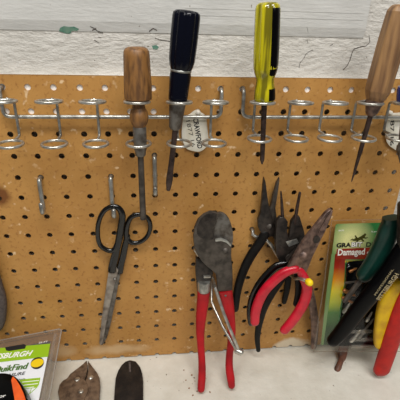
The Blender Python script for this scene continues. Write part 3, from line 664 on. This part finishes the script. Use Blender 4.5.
# clear shell: rim flange and raised blister
def ring_tube(m, pl, pts, off, r): m.tube([pl.px(x, y, off) for x, y in pts], r, 8, True)
m = MB(); PJ.poly(m, [(331.5, 220.5), (396, 219), (404, 351.5), (313.5, 351.5), (324, 285)], .9, .3)
sh = build('clear_shell', m, MT['clear'], t)
m = MB(); ring_tube(m, PJ, [(331.5, 220.5), (396, 219), (404, 351.5), (313.5, 351.5), (324, 285)], .7, .0008); build('rim', m, MT['smoky'], sh)
m = MB(); front = [PJ.px(x, y, 8) for x, y in [(348, 268), (390, 266), (400, 338), (338, 340), (346, 290)]]; back = [PJ.px(x, y, 1) for x, y in [(345.5, 261), (394, 258), (402, 347), (333, 348), (344, 287)]]
n = 5; m.add(back + front, [tuple(range(n, 2 * n))] + [(i, (i + 1) % n, n + (i + 1) % n, n + i) for i in range(n)]); build('blister', m, MT['clear'], sh, .001)
m = MB()
for a_ in (330, 338, 345): PJ.poly(m, [(352, a_), (402, a_ - .6), (402, a_ + 3.2), (350, a_ + 3.6)], 8.6 - (a_ - 330) * .4, .4)
build('ledge', m, MT['smoky'], sh)

# worn handle end hanging behind that pack
t = thing('file', 'brown wooden handle end poking out below the green blister pack', 'tool', at(342, 350, 12))
m = MB(); sweep(m, [(352, 318, 10, 4.5), (346.5, 335, 15, 5), (343.5, 348, 22, 5.2), (341.5, 358, 30, 4.8), (339, 366, 43, 3.8), (337, 370, 48, 2.8)], 4, 5); build('handle', m, MT['brown'], t)
m = MB(); sweep(m, [(366, 270, 5, 2.6), (360, 294, 6, 2.8), (352, 318, 10, 3.2)], 1.5, 4); build('blade', m, MT['dsteel'], t)

# ================================================================ tools in front of the pack
t = thing('screwdriver', 'dark green glossy screwdriver handle in front of the green blister pack', 'screwdriver', at(372, 270, 62))
m = MB(); sweep(m, [(391.4, 217.5, 64, 8.2), (390.8, 223, 64, 8.6), (388.5, 230, 64, 9.6), (384.5, 242, 64, 10.2), (378, 256, 64, 10), (371, 267, 64, 9), (363.5, 275.5, 64, 7)], 7, 5, 3.6, 16, False, True); build('handle', m, MT['green'], t)
m = MB(); sweep(m, [(364, 275, 64, 3), (353, 290, 64, 2.6), (345, 301, 64, 2.4)], 2.4, 4); build('shank', m, MT['dsteel'], t)
t = thing('long_handled_cutters', 'black gripped cutters with a lettered handle crossing the green pack', 'cutters', at(332, 343, 72))
m = MB(); sweep(m, [(333, 341, 70, 6.2), (342, 331, 72, 7.8), (352, 318, 75, 8.6), (363, 304, 78, 9), (376, 288, 80, 9.4), (388.5, 272.5, 80, 10), (400, 256, 80, 10.5), (412, 238, 80, 11), (424, 220, 80, 12)], 6, 5, 3.2); hk = build('handle', m, MT['black_glossy'], t)
m = MB(); plate(m, [(401, 206), (410, 200), (420, 206), (424, 250), (416, 290), (404, 292), (401, 262), (400, 240)], 86, 9); build('jaw', m, MT['black_steel'], t, .002)
def on_handle(body, p, q, hpx, mt_, d, bold):
    A, B = at(p[0], p[1], d), at(q[0], q[1], d); xd = (B - A).normalized(); yd = xd.cross(Vector((0, 1, 0)))
    if yd.z < 0: yd = -yd
    lettering(body, A, xd, yd, (B - A).length, hpx * mpp(A), mt_, hk, bold=bold)
on_handle('PITTSBURGH', (380.5, 300.5), (399.5, 274.5), 5.6, MT['text_gold'], 87, .012)
on_handle('PROFESSIONAL', (376, 295.5), (394, 269.5), 2.6, MT['text_gold'], 87, 0)
t = thing('tin_snips', 'snips showing one red and one yellow grip, cut off by the photo\'s edge', 'snips', at(384, 350, 50))
m = MB(); sweep(m, [(397.5, 283, 66, 5.5), (391, 293, 66, 8), (386, 305, 65, 8.6), (383, 320, 64, 8), (381, 334, 63, 7.4), (380.3, 344, 63, 6)], 5.5, 5, 3); build('handle', m, MT['yellow_grip'], t)['label'] = 'yellow grip'
m = MB(); sweep(m, [(415, 268, 67, 8), (407, 290, 68, 9), (400, 311, 69, 9.4), (394, 331, 69, 9.3), (387.5, 352, 68.5, 9), (381.5, 370, 68, 8.4)], 6.5, 5, 2.6); build('handle', m, MT['red2'], t)['label'] = 'red grip'
m = MB(); plate(m, [(398, 276), (412, 262), (424, 262), (420, 284), (404, 290)], 68, 6); build('jaw', m, MT['rust'], t, .002)

# ================================================================ lower shelf of tools and the tape measure pack
t = thing('rubber_handled_tool', 'grey rubbery handle end at the photo\'s left edge above the tape measure pack', 'tool', at(0, 310, 12))
m = MB(); sweep(m, [(-26, 190, 12, 8), (-18, 240, 12, 8), (-9, 280, 12, 9.5), (-5, 300, 12, 11), (-3.5, 318, 12, 9), (-3.5, 325, 12, 7)], 7, 5); build('handle', m, MT['gray_rubber'], t)


P0 = at(62.5, 328.5, 3)
u0 = at(0, 340.5, 3) - P0
lo, hi = 9.0, 260.0
for _ in range(50):                                       # how far the side edge leans out so that it is square to the top edge
    md = (lo + hi) / 2
    if (at(49.7, 400, md) - P0).dot(u0) > 0: lo = md
    else: hi = md
PL = Plane(P0, -u0, at(49.7, 400, md) - P0)
W = 130
Lv = (P0.z - ZB - .002) / -PL.v.z * 1000                  # slope length down to the bench at either side edge
Ll = (P0.z - W / 1000 * PL.u.z - ZB - .002) / -PL.v.z * 1000
t = thing('tape_measure_pack', 'carded clear pack with lime green print holding the black and orange tape measure', 'package', PL.uv(0, Lv))
def poly_uv(m, pts, off, th): return m.prism([PL.uv(a, b, off) for a, b in pts], -PL.n * th / 1000)
def pxuv(x, y):
    p = PL.px(x, y) - PL.o; return (p.dot(PL.u) * 1000, p.dot(PL.v) * 1000)
m = MB(); poly_uv(m, [(-W, 0), (-3, 0), (0, 3), (0, Lv), (-W, Ll)], 0, .5); sh = build('clear_shell', m, MT['smoky'], t)
ce = pxuv(51, 341.5)[0]; ct = pxuv(51, 341.5)[1]
m = MB(); poly_uv(m, [(-W + 12, ct), (ce - 1, ct), (ce, ct + 1), (ce, Lv - 12), (-W + 12, Ll - 8)], 1.2, .5); card2 = build('card', m, MT['cardwhite'], t)
def pl_poly(name, pts, mt_, off=1.5, par=None):
    m = MB(); PL.poly(m, pts, off, .2); return build(name, m, mt_, par or card2)
gx0, gy0 = pxuv(51, 341.5)
m = MB(); poly_uv(m, [(-W + 12, ct), (ce - 1, ct), (ce, ct + 1), (ce, pxuv(48, 347)[1]), (-W + 12, pxuv(48, 347)[1])], 1.45, .2); hdp = build('header', m, MT['card_gray'], card2)
pl_poly('green_band', [(-70, 354.2), (50.2, 343.6), (48.0, 356.6), (-70, 370)], MT['lime'], 1.75)
pl_poly('hang_slot', [(5, 347.2), (24, 344), (26, 345.5), (25, 348.5), (9, 351), (6, 350.4)], MT['ink'], 1.95)
def pl_text(body, p, q, hpx, mt_, bold=0, shear=0, off=1.85):
    A, B = PL.px(*p, off), PL.px(*q, off); xd = B - A; yd = -(PL.v - xd.normalized() * PL.v.dot(xd.normalized()))
    return lettering(body, A, xd, yd, xd.length, hpx * mpp(A) * 1.25, mt_, card2, 'lettering', bold, shear)
pl_text('PITTSBURGH', (-18, 360.8), (31.5, 355.6), 5.0, MT['white'], .03, .25)
for k in (0, .35, .7): pl_text('QuikFind', (-8 + k, 374.2), (26 + k, 370), 6.6, MT['dgreen'], 0, .12, 1.85 + k * .05)
pl_text('TAPE MEASURE', (-16, 380), (24.5, 374.6), 2.8, MT['ink'], .015, .1)
pl_text('LOCKING BLADE', (8, 381.5), (25, 379.4), 1.2, MT['ink_gray'], 0)
pl_text('25 FT', (38.5, 343.6), (47.5, 342.2), 1.4, MT['white'], .01, 0)
c = PL.px(37.2, 363, 1.9); ex = (PL.px(43.8, 361.2, 1.9) - c); ey = (PL.px(36.4, 357.4, 1.9) - c)
m = MB(); m.prism([c + ex * math.cos(k * .2618) + ey * math.sin(k * .2618) for k in range(24)], -PL.n * .0002); badge = build('badge', m, MT['ink'], card2)
m = MB(); m.prism([c + PL.n * .0002 + ex * math.cos(k * .2618) * .98 + ey * math.sin(k * .2618) * (.70) for k in range(24)], -PL.n * .0002); build('badge_centre', m, MT['yel_print'], badge)
pl_poly('callout', [(20, 379.5), (40.4, 377.6), (38.8, 384.5), (37, 387.4), (29, 394.5), (31.2, 388), (18, 390)], MT['lime'], 1.7)
for k, (p, q) in enumerate((((22, 381.8), (39, 380)), ((22, 385), (38, 383.2)), ((22, 388), (34, 386.6)))):
    pl_poly('callout_line', [p, q, (q[0], q[1] + .7), (p[0], p[1] + .7)], MT['white'], 1.95)
pl_poly('callout_inset', [(31.8, 388.3), (36, 387.6), (30.2, 392.6)], MT['cardwhite'], 1.95)
# pressed rim of the shell
m = MB()
for i_, o_ in (((0.6, 1.0)),):
    m.tube([PL.uv(-W, i_, o_), PL.uv(-i_ - 3, i_, o_), PL.uv(-i_, i_ + 3, o_), PL.uv(-i_, Lv, o_)], .0009, 8)
build('rim', m, MT['frost'], sh)
m = MB(); vs = []
for (i_, o_) in ((6.2, .4), (8.2, 5)):
    vs.append([PL.uv(-W + i_, i_, o_), PL.uv(-i_ - 2, i_, o_), PL.uv(-i_, i_ + 2, o_), PL.uv(-i_, Lv - 4, o_)])
m.add(vs[0] + vs[1], [(k, k + 1, k + 5, k + 4) for k in range(3)]); build('ridge', m, MT['frost'], sh)
# the tape measure itself, held in the pack
ctr = PL.px(2, 393, 2)
t = thing('tape_measure', 'black tape measure with an orange rubber side inside the lime green pack', 'tape measure', ctr)
out = [(-30, 384), (-14, 375), (2, 372.5), (12, 374.5), (19, 380), (24, 388), (26.5, 397), (27.5, 405), (-30, 410)]
o3 = crm([tuple(PL.px(x, y, 23)) for x, y in out], 4, True)
m = MB(); m.prism([Vector(p) for p in o3], -PL.n * .020); tb = build('body', m, MT['black_glossy'], t, .003)
og = [(13.5, 375.5), (17, 378.8), (21, 385), (24.5, 392.5), (26.6, 399), (27.4, 406), (18, 408), (15.5, 402), (13.5, 390), (11.8, 380)]
s_ = lambda x, y: PL.px(x, y, 23.6)
m = MB(); m.prism([s_(x - 1.0, y) for x, y in og], -PL.n * .004); build('side_grip', m, MT['orange'], t, .0012)['label'] = 'orange rubber side grip'
A, B = PL.px(-16, 400.5, 23.4), PL.px(5, 398, 23.4); xd = B - A; yd = -(PL.v - xd.normalized() * PL.v.dot(xd.normalized()))
lettering('QuikFind or', PL.px(-30, 402, 23.4), xd, yd, (PL.px(5, 398, 23.4) - PL.px(-30, 402, 23.4)).length, .0048, MT['white'], tb, bold=.01)

# pliers and a dark flat tool lying on the bench
def flat(m, outline, h, th, smooth=0):
    o = crm(outline, smooth, True) if smooth else outline
    return m.prism([onz(x, y, h) for x, y in o], (0, 0, -th / 1000))
t = thing('slip_joint_pliers', 'brown rusty pointed plier head with three rivets lying on the bench', 'pliers', onz(80, 390))
m = MB(); flat(m, [(86.8, 359.6), (83, 363.5), (77.5, 367.8), (70, 373.5), (66.8, 378), (63, 380), (59.5, 384), (57.8, 391), (59, 398), (62, 412), (76, 412), (78, 398), (82, 386), (86, 376), (87.6, 368)], 9, 8); build('jaw', m, MT['rust2'], t, .0016)
m = MB(); flat(m, [(87.6, 359.4), (90, 363), (93.5, 367.5), (97, 372), (99.3, 377), (100.2, 384), (99.4, 394), (98, 412), (78, 412), (79, 398), (83, 386.5), (87, 376), (88.4, 368)], 10, 8); build('jaw', m, MT['rust2'], t, .0016)
m = MB(); flat(m, [(72, 384), (80, 377.5), (86, 381), (88.5, 390), (84, 400), (82, 412), (70, 412), (69.5, 396)], 11.5, 3, 3); build('link_plate', m, MT['rust2'], t, .0012)
for x, y, hh in ((77.3, 379, 12.4), (90.8, 377, 11), (81.2, 390.8, 12.6)):
    p = onz(x, y, hh); m = MB(); m.lathe(p - Vector((0, 0, .002)), p + Vector((0, 0, .0009)), [(0, .0036), (.7, .0034), (1, .0020)], 14); build('rivet', m, MT['bright'], t)
t = thing('flat_tool', 'charcoal flat round ended tool lying on the bench next to the rusty plier head', 'tool', onz(128, 385))
m = MB(); flat(m, [(130, 359.6), (125.5, 361), (121.5, 364.5), (118, 370), (115.6, 377), (114.6, 388), (113.8, 400), (113, 412), (143.5, 412), (143.2, 396), (143.2, 380), (142.2, 372.5), (140, 366), (136, 361)], 7, 6); build('body', m, MT['rubber_black'], t, .0018)
m = MB(); flat(m, [(128.6, 361.8), (130.6, 361.8), (131, 372), (129.2, 372)], 7.3, .6); build('seam', m, MT['gray_rubber'], t)

# ================================================================ light: two ceiling tubes and the room's soft glow
def area(name, loc, target, sx, sy, power, col=(1, 1, 1)):
    l = bpy.data.lights.new(name, 'AREA'); l.shape = 'RECTANGLE'; l.size = sx; l.size_y = sy; l.energy = power; l.color = col
    o = bpy.data.objects.new(name, l); COL.objects.link(o); o.location = loc
    o.rotation_euler = (Vector(target) - Vector(loc)).to_track_quat('-Z', 'Y').to_euler(); return o
area('ceiling_tube_lamp', (.0, -.75, 1.25), (.1, 0, -.2), 1.2, .25, 20, (1, .985, .95))
area('ceiling_tube_lamp', (.5, -1.6, 1.3), (.1, 0, -.2), 1.2, .25, 16, (1, .985, .95))
w = bpy.data.worlds.new('room'); SC.world = w; w.use_nodes = True
w.node_tree.nodes['Background'].inputs[0].default_value = (1, .97, .93, 1); w.node_tree.nodes['Background'].inputs[1].default_value = .15
SC.view_settings.view_transform = 'Standard'; SC.view_settings.look = 'None'; SC.view_settings.gamma = 1
SC.view_settings.use_curve_mapping = False; SC.view_settings.exposure = 0.0
